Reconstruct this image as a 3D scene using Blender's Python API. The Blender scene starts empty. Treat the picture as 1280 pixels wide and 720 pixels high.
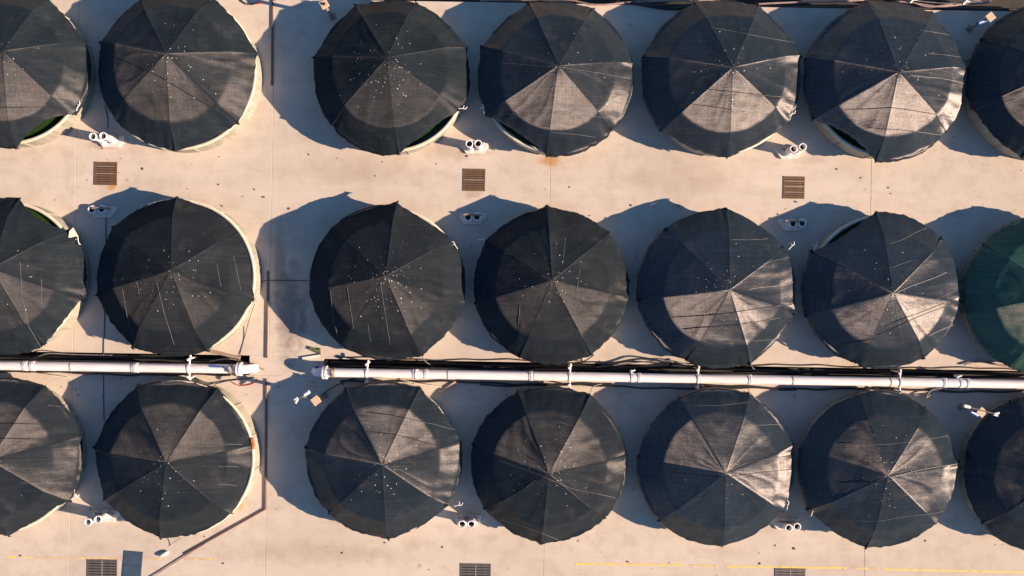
import bpy, math, random
from mathutils import Vector, noise
R = math.radians
random.seed(7)
S = bpy.context.scene
COL = S.collection

# ------------------------------------------------------------------ camera, sky, sun, exposure
F, H = 1000.0, 41.7                 # focal length in photo pixels, camera height in metres
ROLL = R(1.0)
cam_d = bpy.data.cameras.new("camera"); cam = bpy.data.objects.new("camera", cam_d)
COL.objects.link(cam); S.camera = cam
cam_d.sensor_width = 36; cam_d.lens = 36 * F / 1280; cam_d.clip_end = 2000; cam_d.clip_start = 0.5
cam.location = (0, 0, H); cam.rotation_euler = (0, 0, ROLL)

SUN_EL, SUN_AZ = R(23.2), R(-11)      # azimuth counter-clockwise from +X
w = bpy.data.worlds.new("World"); S.world = w; w.use_nodes = True
nt = w.node_tree; bg = nt.nodes["Background"]
sky = nt.nodes.new("ShaderNodeTexSky"); sky.sky_type = 'NISHITA'; sky.sun_disc = False
sky.sun_elevation = SUN_EL; sky.sun_rotation = math.pi/2 - SUN_AZ
sky.ozone_density = 8.0; sky.dust_density = 0.1; sky.air_density = 1.6
nt.links.new(sky.outputs[0], bg.inputs[0]); bg.inputs[1].default_value = 0.05
sd = bpy.data.lights.new("sun", 'SUN'); sun = bpy.data.objects.new("sun", sd); COL.objects.link(sun)
sd.energy = 5.0; sd.angle = R(0.5); sd.color = (1.0, 0.725, 0.51)
sv = Vector((math.cos(SUN_EL)*math.cos(SUN_AZ), math.cos(SUN_EL)*math.sin(SUN_AZ), math.sin(SUN_EL)))
sun.rotation_euler = sv.to_track_quat('Z', 'Y').to_euler(); sun.location = (30, -5, 20)
S.view_settings.view_transform = 'Standard'; S.view_settings.look = 'None'
S.view_settings.exposure = 1.40; S.view_settings.gamma = 1
S.render.engine = 'CYCLES'

# ------------------------------------------------------------------ helpers
def P(px, py, z=0.0):
    """photo pixel at height z -> world point"""
    k = (H - z) / F
    x, y = (px-640)*k, -(py-360)*k
    c, s = math.cos(ROLL), math.sin(ROLL)
    return Vector((x*c - y*s, x*s + y*c, z))

class MB:
    def __init__(s): s.v, s.f, s.mi, s.sm = [], [], [], []
    def add(s, vs, fs, mi=0, smooth=False):
        o = len(s.v); s.v += [tuple(v) for v in vs]
        for f in fs: s.f.append([i+o for i in f]); s.mi.append(mi); s.sm.append(smooth)
    def box(s, c, size, rz=0, mi=0, bevel=0.0):
        hx, hy, hz = size[0]/2, size[1]/2, size[2]/2
        b = min(bevel, hx*.45, hy*.45, hz*.9)
        ca, sa = math.cos(rz), math.sin(rz)
        def T(x, y, z): return (c[0]+x*ca-y*sa, c[1]+x*sa+y*ca, c[2]+z)
        if b <= 0:
            vs = [T(x, y, z) for z in (-hz, hz) for x, y in ((-hx,-hy),(hx,-hy),(hx,hy),(-hx,hy))]
            s.add(vs, [(3,2,1,0),(4,5,6,7),(0,1,5,4),(1,2,6,5),(2,3,7,6),(3,0,4,7)], mi)
        else:
            vs = [T(x, y, z) for (z, q) in ((-hz,0),(hz-b,0),(hz,b)) for x, y in ((-hx+q,-hy+q),(hx-q,-hy+q),(hx-q,hy-q),(-hx+q,hy-q))]
            fs = [(3,2,1,0),(8,9,10,11)]
            for l in (0, 4):
                for i in range(4): j=(i+1)%4; fs.append((l+i,l+j,l+4+j,l+4+i))
            s.add(vs, fs, mi)
    def tube(s, pts, r, n=8, mi=0, cap=True):
        pts = [Vector(p) for p in pts]
        rs = r if isinstance(r, (list, tuple)) else [r]*len(pts)
        vs, fs = [], []
        up = None
        for i, p in enumerate(pts):
            d = (pts[min(i+1, len(pts)-1)] - pts[max(i-1, 0)])
            if d.length < 1e-9: d = Vector((0,0,1))
            d.normalize()
            if up is None: up = Vector((0,0,1)) if abs(d.z) < .9 else Vector((1,0,0))
            a = d.cross(up).normalized(); b = a.cross(d).normalized(); up = b
            for k in range(n):
                t = 2*math.pi*k/n
                vs.append(p + (a*math.cos(t) + b*math.sin(t))*rs[i])
        for i in range(len(pts)-1):
            for k in range(n):
                fs.append((i*n+k, i*n+(k+1)%n, (i+1)*n+(k+1)%n, (i+1)*n+k))
        s.add(vs, fs, mi, True)
        if cap:
            s.add(vs[:n], [tuple(range(n))], mi); s.add(vs[-n:], [tuple(reversed(range(n)))], mi)
    def lathe(s, prof, c=(0,0,0), n=64, mi=0, smooth=True, close=False):
        vs, fs = [], []
        for r, z in prof:
            for k in range(n):
                t = 2*math.pi*k/n; vs.append((c[0]+r*math.cos(t), c[1]+r*math.sin(t), c[2]+z))
        m = len(prof); rng = m if close else m-1
        for i in range(rng):
            j = (i+1) % m
            for k in range(n): fs.append((i*n+k, i*n+(k+1)%n, j*n+(k+1)%n, j*n+k))
        s.add(vs, fs, mi, smooth)
    def build(s, name, mats, parent=None, loc=None):
        me = bpy.data.meshes.new(name)
        me.from_pydata(s.v, [], s.f)
        for m in (mats if isinstance(mats, (list, tuple)) else [mats]): me.materials.append(m)
        me.polygons.foreach_set("material_index", s.mi)
        me.polygons.foreach_set("use_smooth", s.sm)
        me.update()
        o = bpy.data.objects.new(name, me); COL.objects.link(o)
        if parent: o.parent = parent
        if loc is not None: o.location = loc
        return o

def thing(name, label, cat, loc=(0,0,0), rz=0, group=None):
    o = bpy.data.objects.new(name, None); COL.objects.link(o)
    o.location = loc; o.rotation_euler = (0, 0, rz); o.empty_display_size = .3
    o['label'] = label; o['category'] = cat
    if group: o['group'] = group
    return o
def tag(o, label, cat, group=None):
    o['label'] = label; o['category'] = cat
    if group: o['group'] = group
    return o
def copy_tree(o, parent=None):
    c = o.copy(); COL.objects.link(c)
    if parent is not None: c.parent = parent
    for ch in list(o.children): copy_tree(ch, c)
    return c

# ------------------------------------------------------------------ materials
class NT:
    def __init__(s, name):
        s.m = bpy.data.materials.new(name); s.m.use_nodes = True
        s.t = s.m.node_tree; s.b = s.t.nodes["Principled BSDF"]
        s.tc = s.t.nodes.new("ShaderNodeTexCoord")
    def n(s, typ, **kw):
        x = s.t.nodes.new(typ)
        for k, v in kw.items(): setattr(x, k, v)
        return x
    def L(s, a, b): s.t.links.new(a, b)
    def val(s, x, sock):
        if isinstance(x, bpy.types.NodeSocket): s.L(x, sock)
        else: sock.default_value = x
    def math(s, op, a, b=0.0, c=0.0, clamp=False):
        x = s.n("ShaderNodeMath", operation=op, use_clamp=clamp)
        s.val(a, x.inputs[0]); s.val(b, x.inputs[1]); s.val(c, x.inputs[2])
        return x.outputs[0]
    def noise(s, scale, detail=4, rough=.55, vec=None, dist=0):
        x = s.n("ShaderNodeTexNoise"); x.inputs["Scale"].default_value = scale
        x.inputs["Detail"].default_value = detail; x.inputs["Roughness"].default_value = rough
        x.inputs["Distortion"].default_value = dist
        s.L(vec if vec is not None else s.tc.outputs["Object"], x.inputs["Vector"])
        return x.outputs["Fac"]
    def mapping(s, scale, loc=(0,0,0), rot=(0,0,0), src=None):
        x = s.n("ShaderNodeMapping"); x.inputs["Scale"].default_value = scale
        x.inputs["Location"].default_value = loc; x.inputs["Rotation"].default_value = rot
        s.L(src if src is not None else s.tc.outputs["Object"], x.inputs["Vector"]); return x.outputs[0]
    def ramp(s, f, lo, hi, a=0.0, b=1.0):
        x = s.n("ShaderNodeMapRange"); x.clamp = True
        s.val(f, x.inputs[0]); x.inputs[1].default_value = lo; x.inputs[2].default_value = hi
        x.inputs[3].default_value = a; x.inputs[4].default_value = b
        return x.outputs[0]
    def mix(s, f, a, b, mode='MIX'):
        x = s.n("ShaderNodeMix", data_type='RGBA', blend_type=mode)
        s.val(f, x.inputs[0])
        for v, k in ((a, 6), (b, 7)):
            if isinstance(v, bpy.types.NodeSocket): s.L(v, x.inputs[k])
            else: x.inputs[k].default_value = (*v, 1)
        return x.outputs[2]
    def bump(s, h, strength=.3, dist=.02):
        x = s.n("ShaderNodeBump"); x.inputs["Strength"].default_value = strength
        x.inputs["Distance"].default_value = dist; s.L(h, x.inputs["Height"])
        s.L(x.outputs[0], s.b.inputs["Normal"]); return x
    def base(s, c):
        if isinstance(c, bpy.types.NodeSocket): s.L(c, s.b.inputs["Base Color"])
        else: s.b.inputs["Base Color"].default_value = (*c, 1)

def simple(name, c, c2=None, rough=.6, metal=0, scale=4, bump=0.15, bscale=30, spec=.5, stretch=None):
    k = NT(name); c2 = c2 or tuple(x*.7 for x in c)
    v = k.mapping(stretch) if stretch else None
    f = k.ramp(k.noise(scale, 5, .6, v), .35, .7)
    k.base(k.mix(f, c, c2))
    k.b.inputs["Roughness"].default_value = rough; k.b.inputs["Metallic"].default_value = metal
    k.b.inputs["Specular IOR Level"].default_value = spec
    if bump: k.bump(k.noise(bscale, 3), bump, .01)
    return k.m

def concrete_mat():
    k = NT("concrete")
    geo = k.n("ShaderNodeNewGeometry"); pos = geo.outputs["Position"]
    a = k.noise(.12, 5, .6, pos); b = k.noise(1.1, 6, .65, pos); c = k.noise(14, 4, .6, pos)
    sweep = k.noise(1.0, 5, .6, k.mapping((.10, .55, 1), src=pos))
    col = k.mix(k.ramp(a, .35, .68), (.50, .455, .40), (.42, .38, .335))
    col = k.mix(k.ramp(b, .45, .75, 0, .7), col, (.35, .29, .245))
    col = k.mix(k.ramp(sweep, .45, .7, 0, .6), col, (.56, .505, .44))
    col = k.mix(k.ramp(c, .5, .9, 0, .3), col, (.33, .26, .2))
    # small dark blotches scattered over the slabs
    vo = k.n("ShaderNodeTexVoronoi"); vo.inputs["Scale"].default_value = .45; k.L(pos, vo.inputs["Vector"])
    sz = k.math('ADD', vo.outputs["Distance"], k.math('MULTIPLY', k.noise(6, 3, .6, pos), .12))
    col = k.mix(k.ramp(sz, .085, .13, .45, 0), col, (.2, .16, .12))
    # hand-placed stains: (px, py, rx, ry metres, colour, strength)
    sx = k.n("ShaderNodeSeparateXYZ"); k.L(pos, sx.inputs[0])
    n1 = k.noise(1.6, 5, .65, pos)
    for (px, py, rx, ry, cc, st) in [
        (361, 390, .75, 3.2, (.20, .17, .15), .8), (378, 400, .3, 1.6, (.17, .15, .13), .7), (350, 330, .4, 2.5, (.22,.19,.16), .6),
        (688, 200, .7, .45, (.36, .19, .07), .8), (140, 233, .28, .25, (.45, .22, .06), .9), (300, 628, .22, .5, (.42, .25, .08), .8),
        (592, 243, .5, .25, (.28, .2, .14), .5), (560, 190, 1.6, .5, (.30, .24, .19), .45), (130, 181, 1.0, .25, (.28,.2,.15), .6),
        (595, 190, 1.0, .2, (.28,.2,.15), .6), (1010, 200, .9, .4, (.30,.24,.19), .4), (90, 635, .5, .2, (.35,.25,.12), .5),
        (430, 215, 3.0, .7, (.34,.27,.21), .35), (850, 225, 4, .8, (.35,.28,.22), .35), (400, 690, 5, .6, (.34,.27,.21), .35),
        (393, 437, .3, .15, (.12,.2,.07), .9), (905, 690, 2, .4, (.32,.25,.2), .3), (320, 458, .35, .35, (.42,.38,.22), .6)]:
        q = P(px, py)
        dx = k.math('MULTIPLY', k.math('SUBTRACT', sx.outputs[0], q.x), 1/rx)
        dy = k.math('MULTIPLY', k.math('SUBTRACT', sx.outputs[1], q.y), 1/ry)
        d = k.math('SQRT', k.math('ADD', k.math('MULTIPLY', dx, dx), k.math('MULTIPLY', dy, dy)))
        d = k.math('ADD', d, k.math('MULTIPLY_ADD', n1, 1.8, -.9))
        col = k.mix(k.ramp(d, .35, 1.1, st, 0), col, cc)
    k.base(col); k.b.inputs["Roughness"].default_value = .85; k.b.inputs["Specular IOR Level"].default_value = .3
    k.bump(k.math('ADD', c, k.noise(60, 3, .6, pos)), .25, .01)
    return k.m

def net_mat(name, c1, c2, aniso=.98):
    """woven black shade net: glossy threads running along world Y, white specks of dirt near the hub"""
    k = NT(name); ob = k.tc.outputs["Object"]
    oi = k.n("ShaderNodeAttribute", attribute_type='OBJECT', attribute_name='seed')
    off = k.n("ShaderNodeVectorMath", operation='ADD'); k.L(ob, off.inputs[0])
    cmb = k.n("ShaderNodeCombineXYZ"); k.L(oi.outputs["Fac"], cmb.inputs[0]); k.L(oi.outputs["Fac"], cmb.inputs[1])
    k.L(cmb.outputs[0], off.inputs[1]); v = off.outputs[0]
    big = k.noise(.5, 5, .65, v)
    st = k.noise(1.0, 5, .7, k.mapping((.35, 9, .5), src=v))       # streaks across the cloth
    st2 = k.noise(1.0, 4, .7, k.mapping((14, .8, .5), src=v))
    fine = k.noise(22, 3, .7, v)
    grain = k.noise(1.0, 3, .6, k.mapping((3, 38, 3), src=v))
    col = k.mix(k.ramp(big, .35, .7), c1, c2)
    col = k.mix(k.ramp(st, .52, .8, 0, .5), col, tuple(x*1.9 for x in c2))
    col = k.mix(k.ramp(k.noise(.9, 5, .7, v), .55, .8, 0, .35), col, (.085, .075, .068))
    # specks
    hub = k.n("ShaderNodeAttribute", attribute_type='OBJECT', attribute_name='speck')
    ln = k.n("ShaderNodeVectorMath", operation='LENGTH')
    fl = k.n("ShaderNodeVectorMath", operation='MULTIPLY'); fl.inputs[1].default_value = (1, 1, 0)
    k.L(ob, fl.inputs[0]); k.L(fl.outputs[0], ln.inputs[0])
    dens = k.math('MULTIPLY', k.math('POWER', k.ramp(ln.outputs["Value"], .2, 3.4, 1.0, .0), 3.4), hub.outputs["Fac"])
    vflat = k.n("ShaderNodeVectorMath", operation='MULTIPLY'); vflat.inputs[1].default_value = (1, 1, 0); k.L(v, vflat.inputs[0])
    for sc, th in ((6.5, .15), (11.0, .22)):
        vo = k.n("ShaderNodeTexVoronoi"); vo.inputs["Scale"].default_value = sc; k.L(vflat.outputs[0], vo.inputs["Vector"])
        sep = k.n("ShaderNodeSeparateColor"); k.L(vo.outputs["Color"], sep.inputs[0])
        on = k.math('LESS_THAN', sep.outputs[0], k.math('MULTIPLY', dens, .85))
        sz = k.math('MULTIPLY', k.math('POWER', sep.outputs[1], 1.6), th*1.1)
        near = k.math('LESS_THAN', vo.outputs["Distance"], sz)
        col = k.mix(k.math('MULTIPLY', on, near), col, (.62, .62, .6))
    k.base(col)
    k.b.inputs["Roughness"].default_value = .55
    k.b.inputs['IOR'].default_value = 1.75
    k.b.inputs["Anisotropic"].default_value = aniso
    gl = k.math('MULTIPLY', k.ramp(st, .3, .75, .75, 1.1), k.ramp(fine, .25, .75, .45, 1.5))
    gl = k.math('MULTIPLY', gl, k.ramp(st2, .3, .7, .75, 1.15))
    gl = k.math('MULTIPLY', gl, k.ramp(big, .3, .7, .8, 1.1))
    ga = k.n('ShaderNodeAttribute', attribute_type='OBJECT', attribute_name='gloss')
    spec = k.math('MULTIPLY', k.math('MULTIPLY', gl, .64), ga.outputs['Fac'], clamp=True)
    k.L(spec, k.b.inputs["Specular IOR Level"])
    k.b.inputs["Specular Tint"].default_value = (.95, .91, .97, 1)
    tv = k.n("ShaderNodeCombineXYZ"); tv.inputs[0].default_value = 1; wa = k.n('ShaderNodeAttribute', attribute_type='OBJECT', attribute_name='weave'); k.L(wa.outputs['Fac'], tv.inputs[1])
    k.L(tv.outputs[0], k.b.inputs["Tangent"])
    k.bump(k.math('ADD', k.math('MULTIPLY', grain, .5), k.math('ADD', fine, k.math('ADD', k.math('MULTIPLY', k.noise(2.2, 4, .6, v), 4.0), k.math('MULTIPLY', k.noise(1.0, 4, .65, k.mapping((.5, 3.2, .5), rot=(0,0,.35), src=v)), 2.0)))), .17, .02)
    return k.m

M = {}
M['concrete'] = concrete_mat()
M['trench'] = simple('trench_soil', (.012,.013,.015), (.03,.028,.026), .8, scale=1.5)
M['net'] = net_mat('black_net', (.0095, .0145, .0195), (.015, .0215, .0275))
M['net_brown'] = net_mat('brown_black_net', (.0105, .0145, .0195), (.016, .021, .026))
M['net_green'] = net_mat('green_net', (.018, .060, .045), (.035, .085, .062))
M['cream'] = simple('cream_wall', (.34,.32,.27), (.2,.2,.17), .55, scale=1.2, stretch=(3,3,.6))
M['rim'] = simple('rim_paint', (.66,.60,.48), (.50,.46,.33), .5, scale=2.5)
M['algae'] = simple('algae_wall', (.05,.085,.02), (.11,.16,.04), .6, scale=3)
def water_mat():
    k = NT('tank_water'); k.base((.022,.05,.013)); k.b.inputs["Roughness"].default_value = .25
    k.bump(k.noise(3.5, 3), .15, .05); return k.m
M['water'] = water_mat()
M['white'] = simple('white_pipe', (.80,.78,.80), (.66,.62,.62), .35, scale=2, bump=.05, stretch=(.4,3,3))
M['whitep'] = simple('white_plastic', (.78,.76,.76), (.6,.57,.55), .4, scale=6, bump=.05)
M['black'] = simple('black_hose', (.015,.016,.018), (.03,.03,.032), .4)
M['dark'] = simple('dark_bore', (.01,.01,.012), (.02,.02,.02), .8)
M['rust'] = simple('rusty_grate', (.115,.062,.04), (.17,.10,.065), .8, scale=5, metal=.2)
M['steel'] = simple('grey_grate', (.17,.155,.145), (.10,.09,.085), .55, scale=5, metal=.4)
M['conduit'] = simple('brown_conduit', (.085,.045,.03), (.13,.075,.05), .6, scale=2)
M['pvcgrey'] = simple('dusty_conduit', (.30,.235,.19), (.2,.15,.12), .7, scale=2)
M['pad'] = simple('pad_concrete', (.74,.68,.63), (.5,.45,.41), .85, scale=3)
M['tan'] = simple('tan_cap', (.56,.42,.29), (.47,.34,.23), .7, scale=8)
M['blue'] = simple('blue_plastic_and_shade', (.05,.12,.36), (.04,.09,.25), .35)
M['bluegrey'] = simple('blue_grey_patch', (.035,.06,.095), (.05,.08,.12), .45, scale=3)
M['cord'] = simple('pale_cord_crease', (.19,.185,.19), (.07,.07,.07), .7, scale=5)
M['red'] = simple('red_plastic', (.5,.06,.07), (.4,.05,.05), .5)
M['orange'] = simple('rusty_strap', (.5,.16,.04), (.3,.1,.03), .7)
M['pinkhose'] = simple('dusty_hose', (.34,.25,.23), (.2,.15,.14), .6)
def yellow_mat():
    k = NT('worn_yellow_paint'); pos = k.n("ShaderNodeNewGeometry").outputs["Position"]
    f = k.ramp(k.noise(3.5, 6, .75, pos), .42, .6)
    k.base(k.mix(f, (.74,.54,.08), (.45,.36,.27))); k.b.inputs["Roughness"].default_value = .8; return k.m
M['yellow'] = yellow_mat()
def yellow_faint():
    k = NT('faded_yellow_paint'); pos = k.n("ShaderNodeNewGeometry").outputs["Position"]
    f = k.ramp(k.noise(2.0, 6, .75, pos), .40, .52)
    k.base(k.mix(f, (.64,.48,.15), (.45,.355,.27))); k.b.inputs["Roughness"].default_value = .85; return k.m
M['yfaint'] = yellow_faint()

# ------------------------------------------------------------------ ground: slabs with joints and two trenches
def Y(px, py): return P(px, py).y
def X(px, py): return P(px, py).x
gb = MB(); gb.box((0, 0, -1.35), (900, 900, .5))
g = gb.build('ground', M['trench']); g['kind'] = 'structure'
mid_top, mid_bot = Y(640, 452.5), Y(640, 474.5)
lm_top, lm_bot = Y(150, 441.5), Y(150, 466)
up_bot = Y(1000, 9.5); up_top = up_bot + 1.9
xs = [-400, X(95, 215)-14.5, X(95, 215), X(340, 215), X(688, 215), X(1089, 215), X(1089, 215)+16.3, 400]
xl, xr = X(312, 455), X(404, 455)
xu = X(418, 5)
GAP = .009
def slab(x0, x1, y0, y1):
    if x1-x0 < .05 or y1-y0 < .05: return
    b = MB(); b.box(((x0+x1)/2, (y0+y1)/2, -.55), (x1-x0-GAP, y1-y0-GAP, 1.1), bevel=.012)
    o = b.build('concrete_slab', M['concrete']); o['kind'] = 'structure'
ybc = min(lm_bot, mid_bot); ytc = max(lm_top, mid_top)
def strip(x0, x1, y0, y1):
    if x1-x0 < .01 or y1-y0 < .01: return
    b = MB(); b.box(((x0+x1)/2, (y0+y1)/2, -.55), (x1-x0, y1-y0, 1.1))
    o = b.build('trench_kerb', M['concrete']); o['kind'] = 'structure'
for a, b in zip(xs[:-1], xs[1:]):
    slab(a, b, -400, ybc+GAP/2); slab(a, b, ytc-GAP/2, up_bot)
    slab(a, b, up_top, 400)
strip(-400, xl, ybc, lm_bot); strip(xl, xr, ybc, ytc); strip(-400, xl, lm_top, ytc)
strip(xr, 400, mid_top, ytc); strip(-400, xu, up_bot, up_top)
tb = MB()
for x0, x1, yy0, yy1 in ((-60, xl, lm_bot, lm_top), (xr, 60, mid_bot, mid_top), (xu, 60, up_bot, up_top)):
    tb.box(((x0+x1)/2, (yy0+yy1)/2, -1.06), (x1-x0-.02, yy1-yy0-.02, .06))
t = tb.build('trench_floor', M['trench']); t['kind'] = 'structure'

# painted yellow line
for (x0, y0, x1, y1, m) in [(719,704.8,853,706.3,'yellow'), (862,706.6,898,707.3,'yfaint'), (908,708,1058,710,'yellow'), (1064,710.1,1098,711.2,'yfaint'),
                            (1103,711.6,1300,715.6,'yellow'), (9,696.3,20,696.5,'yellow'), (29,696.6,38,696.8,'yellow'),
                            (44,697,200,698.6,'yfaint'), (231,698.6,268,699,'yfaint')]:
    a, b = P(x0, y0, .006), P(x1, y1, .006); d = (b-a).normalized(); n = Vector((-d.y, d.x, 0))*.055
    q = MB(); q.add([a-n, b-n, b+n, a+n], [(0,1,2,3)]); q.add([a-n, b-n, b+n, a+n, a-n-Vector((0,0,.004)), b-n-Vector((0,0,.004)), b+n-Vector((0,0,.004)), a+n-Vector((0,0,.004))], [(4,5,1,0),(5,6,2,1),(6,7,3,2),(7,4,0,3)])
    o = q.build('yellow_line', M[m]); o['kind'] = 'structure'

# ------------------------------------------------------------------ tanks
WALL = 1.15; ZTIP = 1.28; S1, S2, TH = .30, .45, .735; RT = 3.80
ZPK = ZTIP + S1*3.9*.935 + S2*(1-TH)*3.9

class Cover:
    def __init__(s, cx, cy, r, hx, hy, tips, seed):
        s.c = P(cx, cy, ZTIP); s.R = r * (H-ZTIP)/F
        hub = P(hx, hy, ZPK); s.h = Vector((hub.x, hub.y, 0))
        s.seed = seed
        T = []
        for tx, ty in tips:
            q = P(tx, ty, ZTIP); T.append((math.atan2(q.y-s.h.y, q.x-s.h.x) % (2*math.pi), math.hypot(q.x-s.c.x, q.y-s.c.y)))
        T.sort(); s.T = T; s.n = len(T)
    def sector(s, th):
        th %= 2*math.pi
        for i in range(s.n):
            a = s.T[i][0]; b = s.T[(i+1) % s.n][0]
            if b < a: b += 2*math.pi
            t = th if th >= a else th + 2*math.pi
            if a <= t <= b: return i, a, b, (t-a)/(b-a)
        return 0, s.T[0][0], s.T[1][0], 0
    def rout(s, th, i, u):
        # distance from hub to the round outline in direction th
        d = Vector((math.cos(th), math.sin(th))); e = Vector((s.h.x-s.c.x, s.h.y-s.c.y))
        ra, rb = s.T[i][1], s.T[(i+1) % s.n][1]
        k = abs(2*u-1)**4
        end = ra if u < .5 else rb
        R0 = s.R*.992*(1-k) + max(s.R*.97, min(s.R*1.035, end))*k
        bq = e.dot(d); cq = e.dot(e) - R0*R0
        return -bq + math.sqrt(max(bq*bq-cq, 0))
    def z(s, th, t, i, a, b, u):
        half = (b-a)/2; mid = (a+b)/2
        q = t*math.cos((u-.5)*2*half)/math.cos(half)
        q = min(q, t*1.16); z = ZPK - S1*3.9*(math.sqrt(q*q+.07**2)-.07)
        x = (t-TH)/.004
        z -= S2*3.9*(.004*(math.log(1+math.exp(min(x, 30))) if x < 30 else x))
        sn = math.sin(math.pi*u)
        pr = noise.noise(Vector((i*3.7+.5, s.seed*2.3, .5)))
        z -= (.05+.07*pr)*sn*t*(1.15-t*.5)
        px, py = s.h.x+math.cos(th)*t*3.9, s.h.y+math.sin(th)*t*3.9
        nz = noise.fractal(Vector((px*.55, py*.55, s.seed*3.1)), .8, 2, 3)
        z += .034*nz*min(1, t*1.5)
        rg = 1-abs(noise.noise(Vector((math.cos(th)*2.6+i, math.sin(th)*2.6, s.seed*1.9+t*1.7))))*3.2
        z += .028*max(0, rg)**2*min(1, sn*1.6)*t
        nz2 = noise.noise(Vector((math.cos(th)*9, math.sin(th)*9, s.seed+t*1.2)))
        z += .03*nz2*max(0, t-.6)*2.2
        # tension folds running from the pole ends
        e = min(u, 1-u)
        z += .042*math.sin(u*34+s.seed)*math.exp(-e*7)*max(0, (t-.80)/.2)
        # seam: the pole pushes the net up in a narrow ridge
        z += .006*math.exp(-(e*(b-a)*t*3.9/.03)**2)
        return z
    def at(s, px, py, lift=.0):
        z = 2.4
        for _ in range(6):
            p = P(px, py, z)
            th = math.atan2(p.y-s.h.y, p.x-s.h.x); i, a, b, u = s.sector(th)
            t = min(1.0, math.hypot(p.x-s.h.x, p.y-s.h.y)/s.rout(th, i, u))
            z = s.z(th, t, i, a, b, u)
        return P(px, py, z+lift)

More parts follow.
